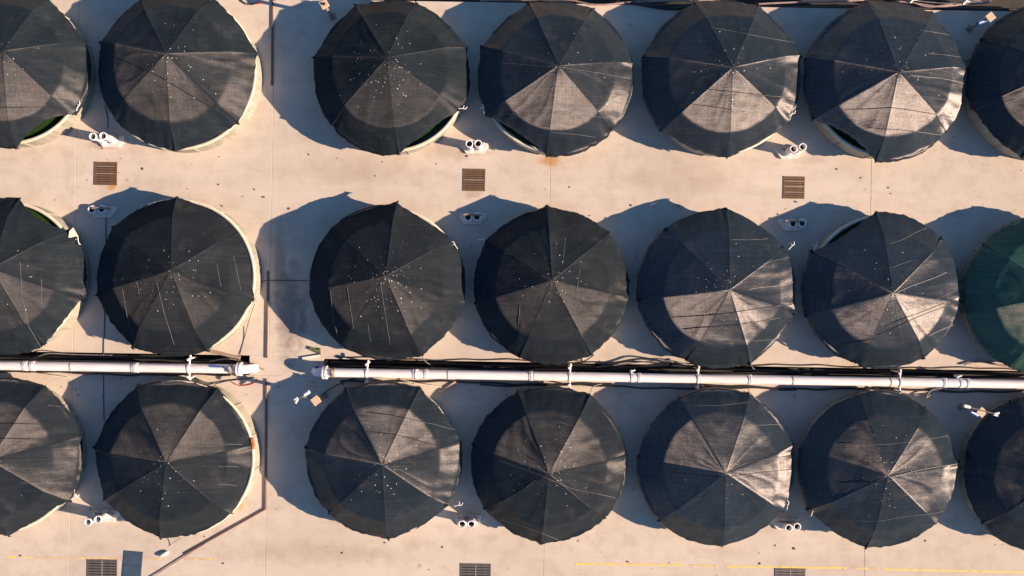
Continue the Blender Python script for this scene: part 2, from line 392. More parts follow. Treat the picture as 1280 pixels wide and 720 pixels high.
def make_tank(label, cx, cy, r, hx, hy, tips, gaps, net='net', speck=.6, ropes_creases=(), shift=(0, 0), RT=3.80):
    seed = len(TANKS)*1.37 + .4
    cv = Cover(cx, cy, r, hx, hy, tips, seed)
    tc = P(cx+shift[0], cy+shift[1], WALL)
    root = thing('fish_tank', label, 'tank', (tc.x, tc.y, 0), 0, 'round net-covered fish tanks set out in three rows')
    TANKS.append((root, cv))
    wb = MB()
    wb.lathe([(RT-.09, .02), (RT-.09, WALL-.02), (RT-.02, WALL-.02), (RT, .0)][:0] or [(RT-.02, WALL-.04), (RT-.02, 0), (RT+.06, 0.0), (RT+.06, .0)][:2], n=96, mi=0)
    wb.lathe([(RT-.10, 0.0), (RT-.10, WALL-.04)], n=96, mi=1)
    for k in range(14):                                # vertical joint flanges of the wall sheets
        a = 2*math.pi*k/14 + seed
        wb.box(((RT-.012)*math.cos(a), (RT-.012)*math.sin(a), WALL/2-.03), (.07, .04, WALL-.1), rz=a)
    wall = wb.build('tank_wall', [M['cream'], M['algae']], root)
    rb = MB(); rb.lathe([(RT-.12, WALL-.05), (RT+.03, WALL-.05), (RT+.04, WALL), (RT+.02, WALL+.03), (RT-.10, WALL+.03), (RT-.13, WALL)], n=96, close=True)
    rb.build('rim', M['rim'], wall)
    wt = MB(); n = 64
    wt.add([(0,0,.98)] + [((RT-.1)*math.cos(2*math.pi*k/n), (RT-.1)*math.sin(2*math.pi*k/n), .98) for k in range(n)],
           [(0, 1+k, 1+(k+1) % n) for k in range(n)])
    wt.build('water', M['water'], root)
    gapd = {}
    for (gx, gy, gd) in gaps:
        q = P(gx, gy, ZTIP); i = cv.sector(math.atan2(q.y-cv.h.y, q.x-cv.h.x))[0]; gapd[i] = gd
    O = Vector((tc.x, tc.y, 0)); NU = 30
    TJ = [TH*.992*j/24 for j in range(25)] + [TH*1.008] + [TH*1.008+(1-TH*1.008)*j/14 for j in range(1, 15)]
    NT_ = len(TJ)-1; NJ = 25
    for i in range(cv.n):
        a = cv.T[i][0]; b = cv.T[(i+1) % cv.n][0]
        if b <= a: b += 2*math.pi
        gd = gapd.get(i, 0)
        vs, fs = [], []
        for ju in range(NU+1):
            # denser columns near the seams
            u0 = ju/NU; u = .5-.5*math.cos(math.pi*u0); u = .55*u+.45*u0
            th = a+(b-a)*u; ro = cv.rout(th, i, u)
            sn = math.sin(math.pi*u)
            rag = noise.noise(Vector((th*14, seed*5, 0)))*.016 + noise.noise(Vector((th*45, seed*5, 3)))*.006
            tmax = 1 - gd*(sn**.75) + rag*(1 if 0 < ju < NU else 0)
            for jt in range(NT_+1):
                k0 = min(1, (tmax-.03)/TJ[NJ])
                t = TJ[jt]*k0 if jt <= NJ else TJ[NJ]*k0 + (tmax-TJ[NJ]*k0)*(jt-NJ)/(NT_-NJ)
                z = cv.z(th, t, i, a, b, u)
                zz = max(z, WALL+.045) if t > .9 and gd == 0 else z
                vs.append((cv.h.x+math.cos(th)*ro*t-O.x, cv.h.y+math.sin(th)*ro*t-O.y, zz))
            # skirt hanging over the rim (or a limp folded hem where the net is pulled back)
            t = tmax
            hang = (.16 + .07*noise.noise(Vector((th*7, seed, 9)))) if gd == 0 else .05
            for q in (1, 2):
                vs.append((cv.h.x+math.cos(th)*(ro*t+.035*q)-O.x, cv.h.y+math.sin(th)*(ro*t+.035*q)-O.y, vs[-q][2]-hang*(.35 if q == 1 else 1)))
        row = NT_+3
        for ju in range(NU):
            for jt in range(row-1):
                p0 = ju*row+jt; fs.append((p0, p0+1, p0+row+1, p0+row))
        mb = MB(); mb.add(vs, fs, 0, True)
        o = mb.build('cover_panel', M[net], root); o['seed'] = seed*7.3 + (0 if net != 'net_green' else 4); o['speck'] = speck; o['gloss'] = GLOSS[len(TANKS)-1]; o['weave'] = WEAVE[len(TANKS)-1]
    # pole ends sticking out under the hem, with the knot that ties the net down
    for i in range(cv.n):
        th = cv.T[i][0]; ro = cv.rout(th, i, 0)
        d = Vector((math.cos(th), math.sin(th), 0))
        e = Vector((cv.h.x-O.x, cv.h.y-O.y, 0)) + d*ro
        kb = MB()
        kb.tube([e - d*.30 + Vector((0,0,ZTIP+.14)), e + Vector((0,0,ZTIP-.02)), e + d*.09 + Vector((0,0,ZTIP-.12))], [.035, .05, .02], 7)
        for m in range(3):
            ang = random.uniform(0, 6.28); dd = Vector((math.cos(ang), math.sin(ang), 0))
            kb.tube([e + Vector((0,0,ZTIP-.03)), e + dd*.09 + Vector((0,0,ZTIP-.0)), e + dd*.13 + Vector((0,0,ZTIP-.15))], [.03, .035, .012], 5)
        kb.build('tie_knot', M[net], root)
    for rp in ropes_creases:
        m, rad = ('cord', .008) if rp[0] == 'l' else ('black', .018) if rp[0] == 'd' else ('cord', .022)  # pale tubes paint the glint on net creases; dark ones are ropes
        pts = rp[1:]; L = []
        for k in range(len(pts)-1):
            for j in range(14):
                f = j/14; L.append((pts[k][0]*(1-f)+pts[k+1][0]*f, pts[k][1]*(1-f)+pts[k+1][1]*f))
        L.append(pts[-1])
        ph = random.uniform(0, 6)
        L = [(x, y+.7*math.sin(j*.23+ph)) for j, (x, y) in enumerate(L)]
        rbm = MB(); rbm.tube([cv.at(x, y, rad*.6) - O for x, y in L], rad, 5)
        rbm.build('rope_crease', M[m], root)
    return root
TANKS = []
GLOSS = [.42,.36,.16,.72,.9,1.15,.6, .25,.14,.18,.22,1.05,1.1,.6, .45,.36,.7,.36,1.15,1.0,.6]
WEAVE = [.03,-.1,.05,.05,.08,.05,.0, .03,.03,.03,.05,.15,.10,.03, -.2,-.26,-.34,-.3,-.3,-.24,-.1]

def deftips(cx, cy, r, a0):
    return [(cx + r*math.cos(R(a0+k*360/7)), cy - r*math.sin(R(a0+k*360/7))) for k in range(7)]

# top row -----------------------------------------------------------
make_tank("top left corner tank, net pulled back at lower right over green algae", 12, 86, 98, 4, 64,
    [(104,54),(92,142),(20,184),(-56,150),(-84,70),(-30,0),(60,0)], [(60,168,.17), (90,20,.05)], speck=.4,
    ropes_creases=[('d',(-10,133),(40,134),(78,136))])
make_tank("top row tank left of the open lane with pale rim down its right side", 220, 88, 99, 208, 67,
    [(320,67),(297,153),(219,187),(146,143),(126,53),(176,-4),(266,-2)], [(260,178,.04),(312,110,.03),(180,170,.02),(310,30,.03)], speck=.7, shift=(3,2), RT=3.93,
    ropes_creases=[('d',(143,71),(200,95),(292,151)), ('d',(194,11),(250,32),(316,64))])
make_tank("heavily white-specked top row tank just right of the open lane", 489, 96, 97, 484, 72,
    [(584,58),(573,137),(498,191),(420,150),(392,72),(442,3),(520,4)], [(545,172,.15)], speck=1.1)
make_tank("top row tank with glossy lower panels and black slit at lower left rim", 695, 97, 97, 698, 82,
    [(790,79),(764,162),(683,193),(609,144),(600,58),(660,1),(741,11)], [(640,178,.13)], speck=.35, ropes_creases=[
    ('l',(624,79),(700,83),(787,99)), ('l',(625,141),(690,143),(760,147)), ('l',(690,165),(745,172))])
make_tank("top row tank directly up-left of the rightmost brown grate, third right of the lane", 903, 98, 99, 916, 84,
    [(1001,69),(984,154),(909,196),(827,163),(805,71),(869,5),(948,6)], [(955,180,.08),(860,185,.05)], speck=.7, ropes_creases=[
    ('l',(888,35),(935,42),(994,54)), ('d',(845,128),(915,137)), ('d',(860,110),(950,118),(990,122))])
make_tank("top row tank crossed by wavy dark cords, with gaping lower left hem", 1108, 101, 100, 1123, 90,
    [(1208,85),(1181,164),(1095,201),(1017,149),(1008,73),(1083,3),(1166,13)], [(1050,180,.16)], speck=.9, ropes_creases=[
    ('t',(1139,95),(1175,97),(1205,105)), ('l',(1121,117),(1185,125)), ('d',(1057,136),(1115,135),(1191,146)), ('d',(1089,159),(1135,164),(1177,168)), ('l',(1150,37),(1190,45)), ('l',(1160,66),(1200,72))])
make_tank("nearly black tank cut by the photo's right edge, top row", 1311, 103, 99, 1330, 85,
    deftips(1311, 103, 98, -58), [(1260,180,.05)], speck=.2)
# middle row ---------------------------------------------------------
make_tank("middle row tank at left photo edge, green inner wall bared at upper right", 6, 345, 98, -10, 335,
    [(24,249),(86,289),(102,372),(54,430),(-30,436),(-85,375),(-75,290)], [(62,262,.17),(85,415,.06)], speck=.4,
    ropes_creases=[('l',(25,328),(28,370),(36,410),(52,435)), ('l',(52,350),(52,385))])
make_tank("dull charcoal middle row tank left of the open lane, cream rim on its right", 218, 347, 98, 214, 338,
    [(221,248),(296,292),(316,374),(258,437),(166,434),(121,368),(140,285)], [(265,262,.04),(312,330,.035),(295,410,.04)], 'net_brown', .9, shift=(4,-1), RT=3.93, ropes_creases=[
    ('l',(196,353),(206,395),(218,431)), ('l',(153,362),(158,390),(165,420)), ('l',(271,329),(276,359)), ('l',(292,321),(301,362)), ('l',(171,352),(174,368))])
make_tank("white-speckled middle row tank just right of the open lane, pale lines at lower left", 483.5, 353, 97, 482, 345,
    [(496,252),(563,301),(579,379),(530,452),(428,431),(388,364),(416,285)], [(535,272,.08)], 'net_brown', 1.1, [
    ('l',(475,350),(481,390),(488,431)), ('l',(413,365),(417,400),(422,420)), ('l',(434,360),(442,410)), ('l',(460,405),(463,428))])
make_tank("dull middle row tank, second right of the lane, top seam raised in a point", 689.5, 358, 97, 690, 350,
    [(684,258),(761,292),(785,372),(739,443),(650,446),(595,379),(607,300)], [], 'net_brown', .8, [
    ('l',(707,297),(704,325)), ('l',(725,335),(721,365),(721,398)), ('l',(650,380),(648,405))])
make_tank("middle row tank with two long dark cords below its hub", 897, 361, 99, 912, 362,
    [(908,261),(979,310),(994,391),(939,458),(861,446),(798,375),(832,287)], [(948,283,.05),(865,262,.02)], speck=.7, ropes_creases=[
    ('t',(936,362),(965,358),(994,352)), ('l',(954,330),(988,322)), ('d',(841,397),(910,391),(990,381)), ('d',(855,412),(915,406),(976,398)), ('l',(939,427),(982,422)), ('l',(915,300),(960,298))])
make_tank("middle row tank with pale diagonal streaks and torn upper left hem", 1104, 363, 98, 1116, 366,
    [(1095,266),(1177,298),(1201,378),(1155,447),(1071,449),(1008,394),(1012,313)], [(1045,282,.14)], speck=.4, ropes_creases=[
    ('t',(1121,365),(1150,354),(1183,340)), ('l',(1116,334),(1140,326)), ('l',(1112,305),(1135,296),(1158,285)), ('l',(1134,388),(1165,376),(1200,362)), ('d',(1097,418),(1140,400),(1196,377)), ('d',(1105,408),(1145,393),(1195,372)), ('t',(1161,420),(1192,406)), ('d',(1045,432),(1095,424))])
make_tank("greenish net tank cut by the photo's right edge in the middle row", 1307, 369, 99, 1324, 369,
    deftips(1307, 369, 98, -65), [], 'net_green', .1)
# bottom row ---------------------------------------------------------
make_tank("bottom row tank at the left photo edge with straight dark cords across", 1, 571, 98, -12, 575,
    [(57,478),(99,546),(88,627),(10,669),(-70,635),(-96,560),(-50,490)], [(55,655,.09)], 'net_brown', .5, [
    ('d',(-5,530),(47,530)), ('d',(-5,548),(73,548)), ('d',(-5,573),(63,573)), ('l',(25,603),(90,604)), ('l',(60,507),(85,510))])
make_tank("bottom row tank left of the open lane with orange strap on its rim", 217, 574, 98, 208, 578,
    [(272,484),(313,557),(288,641),(201,672),(127,627),(118,560),(170,482)], [(312,600,.012)], 'net_brown', .5, shift=(4,-1), RT=3.92, ropes_creases=[
    ('d',(165,575),(205,578),(260,573)), ('l',(272,583),(299,584)), ('l',(272,606),(296,607)), ('l',(255,554),(303,555))])
make_tank("bottom row tank just right of the open lane, two dark cords over upper panels", 479, 575, 97, 478, 581,
    [(525,484),(575,552),(558,631),(485,674),(411,641),(382,560),(432,486)], [(555,510,.035),(528,660,.02)], speck=.7, ropes_creases=[
    ('d',(458,514),(490,520),(528,526)), ('d',(455,538),(500,545),(550,557)), ('l',(513,526),(545,531),(570,537)), ('l',(550,601),(573,605))])
make_tank("matt brown-black bottom row tank, second right of the open lane", 686, 581, 97, 686, 592,
    [(738,493),(782,569),(755,648),(676,680),(606,636),(592,556),(648,490)], [], 'net_brown', .7, [
    ('l',(625,575),(680,597),(717,611),(769,623)), ('l',(628,649),(665,663),(701,675)), ('l',(697,527),(740,542)), ('l',(658,609),(670,600))])
make_tank("bottom row tank with the brightest hub and sheen on its upper right panels", 896, 584, 98, 907, 591,
    [(936,493),(992,556),(978,638),(902,682),(824,650),(799,570),(849,498)], [(822,520,.02)], speck=.35, ropes_creases=[
    ('l',(866,507),(900,506),(936,504)), ('l',(920,535),(975,530)), ('d',(844,592),(905,596),(991,587)), ('l',(954,606),(992,606)), ('l',(915,560),(960,556)), ('d',(925,578),(990,570))])
make_tank("bottom row tank crossed by long pale creases, right of the brightest-hubbed one", 1099, 587, 98, 1110, 594,
    [(1155,511),(1197,578),(1169,655),(1083,684),(1010,637),(1002,562),(1072,498)], [(1045,668,.03),(1030,520,.02)], speck=.8, ropes_creases=[
    ('l',(1050,555),(1100,555),(1142,553),(1185,544)), ('t',(1111,596),(1150,588),(1197,579)), ('l',(1109,602),(1150,597),(1195,590)), ('l',(1044,650),(1102,651),(1150,644),(1179,639)), ('l',(1155,580),(1158,595)), ('d',(1050,603),(1105,604))])
make_tank("nearly black tank cut by the photo's right edge, bottom row", 1306, 592, 99, 1322, 596,
    deftips(1306, 592, 98, -90), [(1236,640,.02)], speck=.2)

# rim hooks: bent white wire by some pole ends
for k, (px, py, a, lab) in enumerate([
    (98,133,60,"bent white wire hook on the rim of the top left corner tank"), (578,136,0,"white wire hook at the lower right rim of the heavily specked top row tank"),
    (605,136,95,"thin white hook at the left rim of the top row tank with the black slit"), (990,143,30,"white wire hook at lower right rim of the top tank above the right brown grate"),
    (1026,143,140,"white bent hook on the torn lower left rim of the pinkest top row tank"), (569,306,120,"white hook on the upper right rim of the middle tank beside the open lane"),
    (603,300,0,"pale hook at the left rim of the middle row tank with raised top seam"), (990,308,45,"white hook on the upper right rim of the middle tank with two dark cords"),
    (1020,309,60,"white hooks on the torn upper left rim of the pale-streaked middle tank"), (98,300,100,"white hook on the right rim of the leftmost middle row tank"),
    (94,622,20,"white wire hook at the lower right rim of the leftmost bottom row tank"), (573,632,10,"pale hook at the lower right rim of the bottom tank with dark cords"),
    (985,632,75,"white forked hook above the bottom right standpipe pad"), (1016,640,70,"white hook on the lower left rim of the bottom row tank with long pale creases")]):
    b = MB(); c = P(px, py, 1.28); d = Vector((math.cos(R(a)), math.sin(R(a)), 0)); n = Vector((-d.y, d.x, 0))
    b.tube([c-d*.22, c-d*.05+n*.02, c+d*.16, c+d*.24+n*.1], .022, 6)
    b.tube([c+d*.02, c+n*.14+d*.08, c+n*.2+d*.02-Vector((0,0,.1))], .018, 6)
    b.tube([c-d*.2, c-d*.22-Vector((0,0,.14))], .02, 6)
    tag(b.build('rim_hook', M['whitep']), lab, 'hook', 'white wire hooks on the tank rims')

# rusty strap on the rim of the bottom left tank, pale flap on the rim of the middle left one
b = MB(); c = P(316, 553, 1.22); b.box(c, (.16, .42, .10), rz=R(12), bevel=.02); b.box(c+Vector((.02,-.28,.0)), (.14,.14,.09), rz=R(12), bevel=.02)
tag(b.build('strap', M['orange']), "orange rusty strap on the rim of the bottom tank left of the lane", 'strap')
b = MB(); c = P(90, 292, 1.40); d = .22
b.add([c+Vector((-.2,-.22,-.05)), c+Vector((.24,-.1,-.1)), c+Vector((.06,.3,.02)), c+Vector((-.1,.12,.05)), c+Vector((-.2,-.22,-.08)), c+Vector((.24,-.1,-.13)), c+Vector((.06,.3,-.01)), c+Vector((-.1,.12,.02))],
      [(0,1,2,3),(7,6,5,4),(0,4,5,1),(1,5,6,2),(2,6,7,3),(3,7,4,0)])
tag(b.build('cloth_flap', M['rim']), "pale cloth flap on the right rim of the leftmost middle row tank", 'cloth')

# ------------------------------------------------------------------ grates
def grate(label, x0, y0, x1, y1, bar, mat, nsl, group):
    a, c = P(x0, y1), P(x1, y0)
    w_, h_ = abs(c.x-a.x), abs(c.y-a.y); cx, cy = (a.x+c.x)/2, (a.y+c.y)/2
    t = thing('drain_grate', label, 'drain grate', (cx, cy, 0), 0, group)
    f = MB()
    f.box((0, h_/2, .016), (w_+.08, .06, .03), bevel=.005); f.box((0, -h_/2, .016), (w_+.08, .06, .03), bevel=.005)
    f.box((w_/2, 0, .0145), (.06, h_-.062, .027)); f.box((-w_/2, 0, .0145), (.06, h_-.062, .027))
    f.build('frame', mat, t)
    b = MB(); b.box((0, 0, .004), (w_-.05, h_-.05, .006)); b.build('pit', M['dark'], t)
    sl = MB(); sl.box((0, 0, 0), (w_-.07, h_/nsl*.62, .018)); me = None
    for k in range(nsl):
        y = -h_/2 + h_*(k+.5)/nsl
        if me is None: o = sl.build('slat', mat, t); me = o.data
        else: o = bpy.data.objects.new('slat', me); COL.objects.link(o); o.parent = t
        o.location = (0, y*.96, .019)
    for (bx, by, bw, bh) in bar:
        q = MB(); q.box((bx*w_, by*h_, .033), (bw*w_ if bw > 0 else .045, bh*h_ if bh > 0 else .045, .008)); q.build('cross_bar', M['pvcgrey'], t)
    return t
grate("rusty brown square grate below the second top row tank, left of the lane", 118.5,203.5,146,230.5, [(0,.0,.9,0),(0,.33,.9,0)], M['rust'], 9, 'rusty square grates in the middle yard strip')
grate("darkest brown square grate halfway between the middle standpipe pairs", 579.5,212,606,238, [(0,0,.95,0)], M['rust'], 9, 'rusty square grates in the middle yard strip')
grate("brown square grate with pale cross bars, rightmost in the yard strip", 979.5,221.5,1005,247.5, [(0,.3,.95,0),(0,.05,.95,0),(0,-.22,.95,0)], M['rust'], 9, 'rusty square grates in the middle yard strip')
gg = 'grey slatted grates along the bottom edge'
grate("grey slatted grate at the bottom edge beside the dark blue patch", 109.5,700.5,146,731, [(0,0,0,.95)], M['steel'], 9, gg)
grate("grey slatted grate at the bottom edge, middle one of three", 576,705.5,613,736, [(0,0,0,.95)], M['steel'], 9, gg)
grate("grey slatted grate at the bottom edge touching the yellow line", 969,711.5,1006,742, [(0,0,0,.95)], M['steel'], 9, gg)

# ------------------------------------------------------------------ standpipe pairs
def standpipes(label, h1, h2, height, rz=0, padpx=None, shade=0):
    z = height; a, b = P(*h1, z), P(*h2, z*.97)
    c = (a+b)/2; c.z = 0
    t = thing('standpipe_pair', label, 'standpipes', c, rz, 'pairs of white standpipes on pads')
    pb = MB(); n = 7
    pts = [(-.72,.24),(.72,.24),(.72,.02),(.42,-.36),(-.42,-.36),(-.72,.02)]
    off = Vector(((padpx[0], padpx[1], 0))) if padpx else Vector((0,0,0))
    lo = [(x+off.x, y+off.y, 0) for x, y in pts]; hi = [(x*.97+off.x, y*.95+off.y, .12) for x, y in pts]
    N = len(pts)
    pb.add(lo+hi, [tuple(reversed(range(N, 2*N)))] + [(i, (i+1) % N, N+(i+1) % N, N+i) for i in range(N)])
    pb.build('pad', M['pad'], t)
    for q in (a, b):
        l = Vector((q.x-c.x, q.y-c.y, 0)); m = MB(); hh = q.z
        m.lathe([(.17,.121),(.17,hh-.14),(.195,hh-.13),(.195,hh),(.145,hh),(.14,hh-min(.5,hh-.13))], (l.x, l.y, 0), 28)
        m.lathe([(.24,.122),(.24,.2),(.19,.21)], (l.x, l.y, 0), 28)
        p = m.build('pipe', M['whitep'], t)
        d = MB(); d.add([(l.x, l.y, hh*.7)]+[(l.x+.145*math.cos(j*.4488), l.y+.145*math.sin(j*.4488), hh*.7) for j in range(14)], [(0, 1+j, 1+(j+1) % 14) for j in range(14)])
        d.build('bore', M['dark'], p)
    s = MB(); s.box((off.x, off.y+.12, .3), (.95, .09, .10), bevel=.02); s.build('clamp_bar', M['pvcgrey'], t)
    return t
standpipes("white standpipe pair on a pad by the top left tank, above the left brown grate", (115.5,170.5), (128.5,169.8), 1.15, padpx=(.15,-.02))
standpipes("upright white standpipe pair directly above the darkest brown grate", (586.5,179.5), (597.5,179.3), 1.05)
standpipes("white standpipe pair in half shade above the rightmost brown grate", (992,186), (1003.5,183.5), 1.1, padpx=(-.1,-.05))
standpipes("shaded standpipe pair between the left brown grate and the dull charcoal middle tank", (114,262), (126.5,261.5), .28, padpx=(.25,-.05))
standpipes("shaded standpipe pair on a wedge pad below the darkest brown grate", (585,271.5), (596,271), .28)
standpipes("shaded standpipe pair below the rightmost brown grate", (991.5,279.5), (1003,279), .28, padpx=(-.2,0))
standpipes("white standpipe pair leaning over the pad at the lower left of the bottom row", (109.5,653), (122,649.5), 1.15, padpx=(.15,0))
standpipes("white standpipe pair in the bottom row below the tank with dark cords", (577.5,655.5), (589,655.5), 1.0)
standpipes("standpipe pair half in shadow above the bottom grate by the yellow line", (986,660), (996.5,658.5), .7, padpx=(-.2,.05))

# ------------------------------------------------------------------ conduits and cables on the ground
def ground_box(name, label, cat, pts, wd, ht, mat, group=None):
    m = MB()
    P3 = [P(x, y) for x, y in pts]
    for i in range(len(P3)-1):
        a, b = P3[i], P3[i+1]; d = b-a
        m.box(((a.x+b.x)/2, (a.y+b.y)/2, ht/2+.001*i), (d.length+wd*.5, wd, ht), rz=math.atan2(d.y, d.x), bevel=.008)
    return tag(m.build(name, mat), label, cat, group)
gc = 'brown cable conduits along the open lane'
ground_box('cable_conduit', "dark brown conduit running down from the top edge in the lane's shadow", 'conduit', [(341,-12),(340,106)], .085, .07, M['conduit'], gc)
ground_box('cable_conduit', "dark brown conduit in the lane between middle tanks, ending at the white pipe gap", 'conduit', [(335,339),(333.5,447)], .085, .07, M['conduit'], gc)
o = ground_box('cable_conduit', "long conduit down the lane bending diagonally past the lower left tank", 'conduit', [(333,474),(331.5,636),(232,692)], .085, .07, M['conduit'], gc)
ground_box('conduit_cover', "dusty grey-brown cover strip continuing the diagonal conduit to the bottom edge", 'conduit', [(256,679),(178,728)], .12, .05, M['pvcgrey'])

def cable(name, label, cat, pts, rad, mat, z0=0.02, group=None, curve=True):
    L = [P(p[0], p[1], p[2] if len(p) > 2 else z0) for p in pts]
    if curve and len(L) > 2:
        out = []
        for i in range(len(L)-1):
            p0, p1, p2, p3 = L[max(i-1,0)], L[i], L[i+1], L[min(i+2, len(L)-1)]
            for j in range(6):
                t = j/6
                out.append(.5*((2*p1)+(p2-p0)*t+(2*p0-5*p1+4*p2-p3)*t*t+(3*p1-p0-3*p2+p3)*t**3))
        out.append(L[-1]); L = out
    m = MB(); m.tube(L, rad, 6)
    return tag(m.build(name, mat), label, cat, group)
cable('cable', "thin black cable from the left shaded standpipes down to the trench", 'cable', [(132.5,272),(132,330),(130.5,400),(129.5,452)], .022, M['black'])
cable('cable', "thin dark cable from the trench towards the tank shadow in the lower left", 'cable', [(129.5,468),(129.5,500),(130,526)], .022, M['black'])
cable('cable', "thin dark cable crossing the lane from conduit top to the middle tank", 'cable', [(325,356),(331,351),(350,350.5),(392,351)], .016, M['black'])
cable('cable', "thin cable curling from the charcoal tank's right rim to the trench", 'cable', [(318,380,1.3),(312,398,.3),(306,420,.03),(300,443,.03)], .018, M['black'])
cable('cable', "short dark cable beside the top left standpipe pad", 'cable', [(131,132),(134,145),(135,160)], .02, M['black'])
cable('cord', "thin cord from the lower left tank to the small white float", 'cord', [(226,672,.5),(213,681),(203,690)], .014, M['pvcgrey'])
b = MB(); c = P(205, 692.5, .09); d = Vector((math.cos(R(28)), math.sin(R(28)), 0))
b.tube([c-d*.28, c-d*.2, c, c+d*.2, c+d*.28], [.02,.08,.095,.08,.02], 12)
tag(b.build('float', M['whitep']), "small white float lying left of the diagonal conduit", 'float')
# flat dark blue-grey patch at the lower left, built as a thin box
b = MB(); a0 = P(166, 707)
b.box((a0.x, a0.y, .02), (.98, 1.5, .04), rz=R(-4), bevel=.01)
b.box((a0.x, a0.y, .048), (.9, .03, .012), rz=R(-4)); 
tag(b.build('dark_patch', M['bluegrey']), "flat dark blue-grey patch on the concrete right of the bottom left grate", 'sheet')
# red handled hose end at the top left
t = thing('hose', "black hose loop with a red end at the top edge left of the lane", 'hose', P(310, 2))
O = Vector(t.location)
m = MB(); m.tube([P(x, y, .05)-O for x, y in ((300,-3),(303,2),(308,5),(315,5.5),(320,4))], .035, 7); m.build('hose_body', M['black'], t)
m = MB(); m.tube([P(x, y, .07)-O for x, y in ((319,4.3),(327,3.6))], .05, 8); m.build('end_piece', M['red'], t)

# ------------------------------------------------------------------ posts with square tan caps and slanting arms
def post(label, cap, size, rot, z, arm0=None, arm1=None, blue=False, knob=False):
    c = P(*cap, z); t = thing('instrument_post', label, 'post', (c.x, c.y, 0), 0, 'short posts with square tan caps')
    m = MB(); m.box((0,0,z/2-.04), (.13,.13,z-.1), rz=R(rot), bevel=.01); m.box((0,0,.02), (.3,.3,.04), rz=R(rot)); m.build('post', M['pvcgrey'], t)
    m = MB(); m.box((0,0,z-.03), (size,size,.06), rz=R(rot), bevel=.012); cp = m.build('cap', M['tan'], t)
    if knob:
        m = MB(); m.tube([(0,0,z), (0,0,z+.06)], .07, 14); m.build('knob', M['black'], cp)
    O = Vector((c.x, c.y, 0))
    if arm0:
        a, b = P(*arm0, z+.12)-O, P(*arm1, z+.12)-O; d = (b-a).normalized()
        m = MB(); m.tube([a, b], .028, 8); ar = m.build('arm', M['cord'], t)
        m = MB(); m.tube([a-d*.04, a+d*.26], .085, 12); m.build('lamp_head', M['whitep'], ar)
        n = Vector((-d.y, d.x, 0)); m = MB(); m.box(b-d*.1+n*.05, (.26,.1,.08), rz=math.atan2(d.y, d.x)+.5, bevel=.02); m.box(b-d*.12-n*.06, (.22,.08,.06), rz=math.atan2(d.y, d.x), bevel=.02)
        m.build('bracket', M['whitep'], ar)
        m = MB(); m.tube([Vector((0,0,z*.6)), (a+b)/2], .03, 6); m.build('stay', M['cord'], t)
    if blue:
        a, b = P(*blue[0], z*.8)-O, P(*blue[1], z*.7)-O
        m = MB(); m.tube([a, b], [.10,.13], 12); m.build('blue_tube', M['blue'], t)
    return t
post("tan-capped post with white-ended arm in the lane below the right pipe end", (394.5,501), .40, 38, 1.9, (386,490), (368,501.5))
post("tan-capped post crossed by a slanting arm at the right edge below the white pipe", (1227.5,515.5), .40, 45, 1.9, (1206,507.5), (1248,518.5), blue=((1212,514),(1221,519)))
post("small tan-capped post with a black knob at the top edge, right of the lane", (405,5), .40, 30, 1.9, knob=True)
post("tan-capped post with blue tube in deep shade at the top right corner", (1238.5,21), .40, 40, 1.9, blue=((1222,29),(1232,25)))

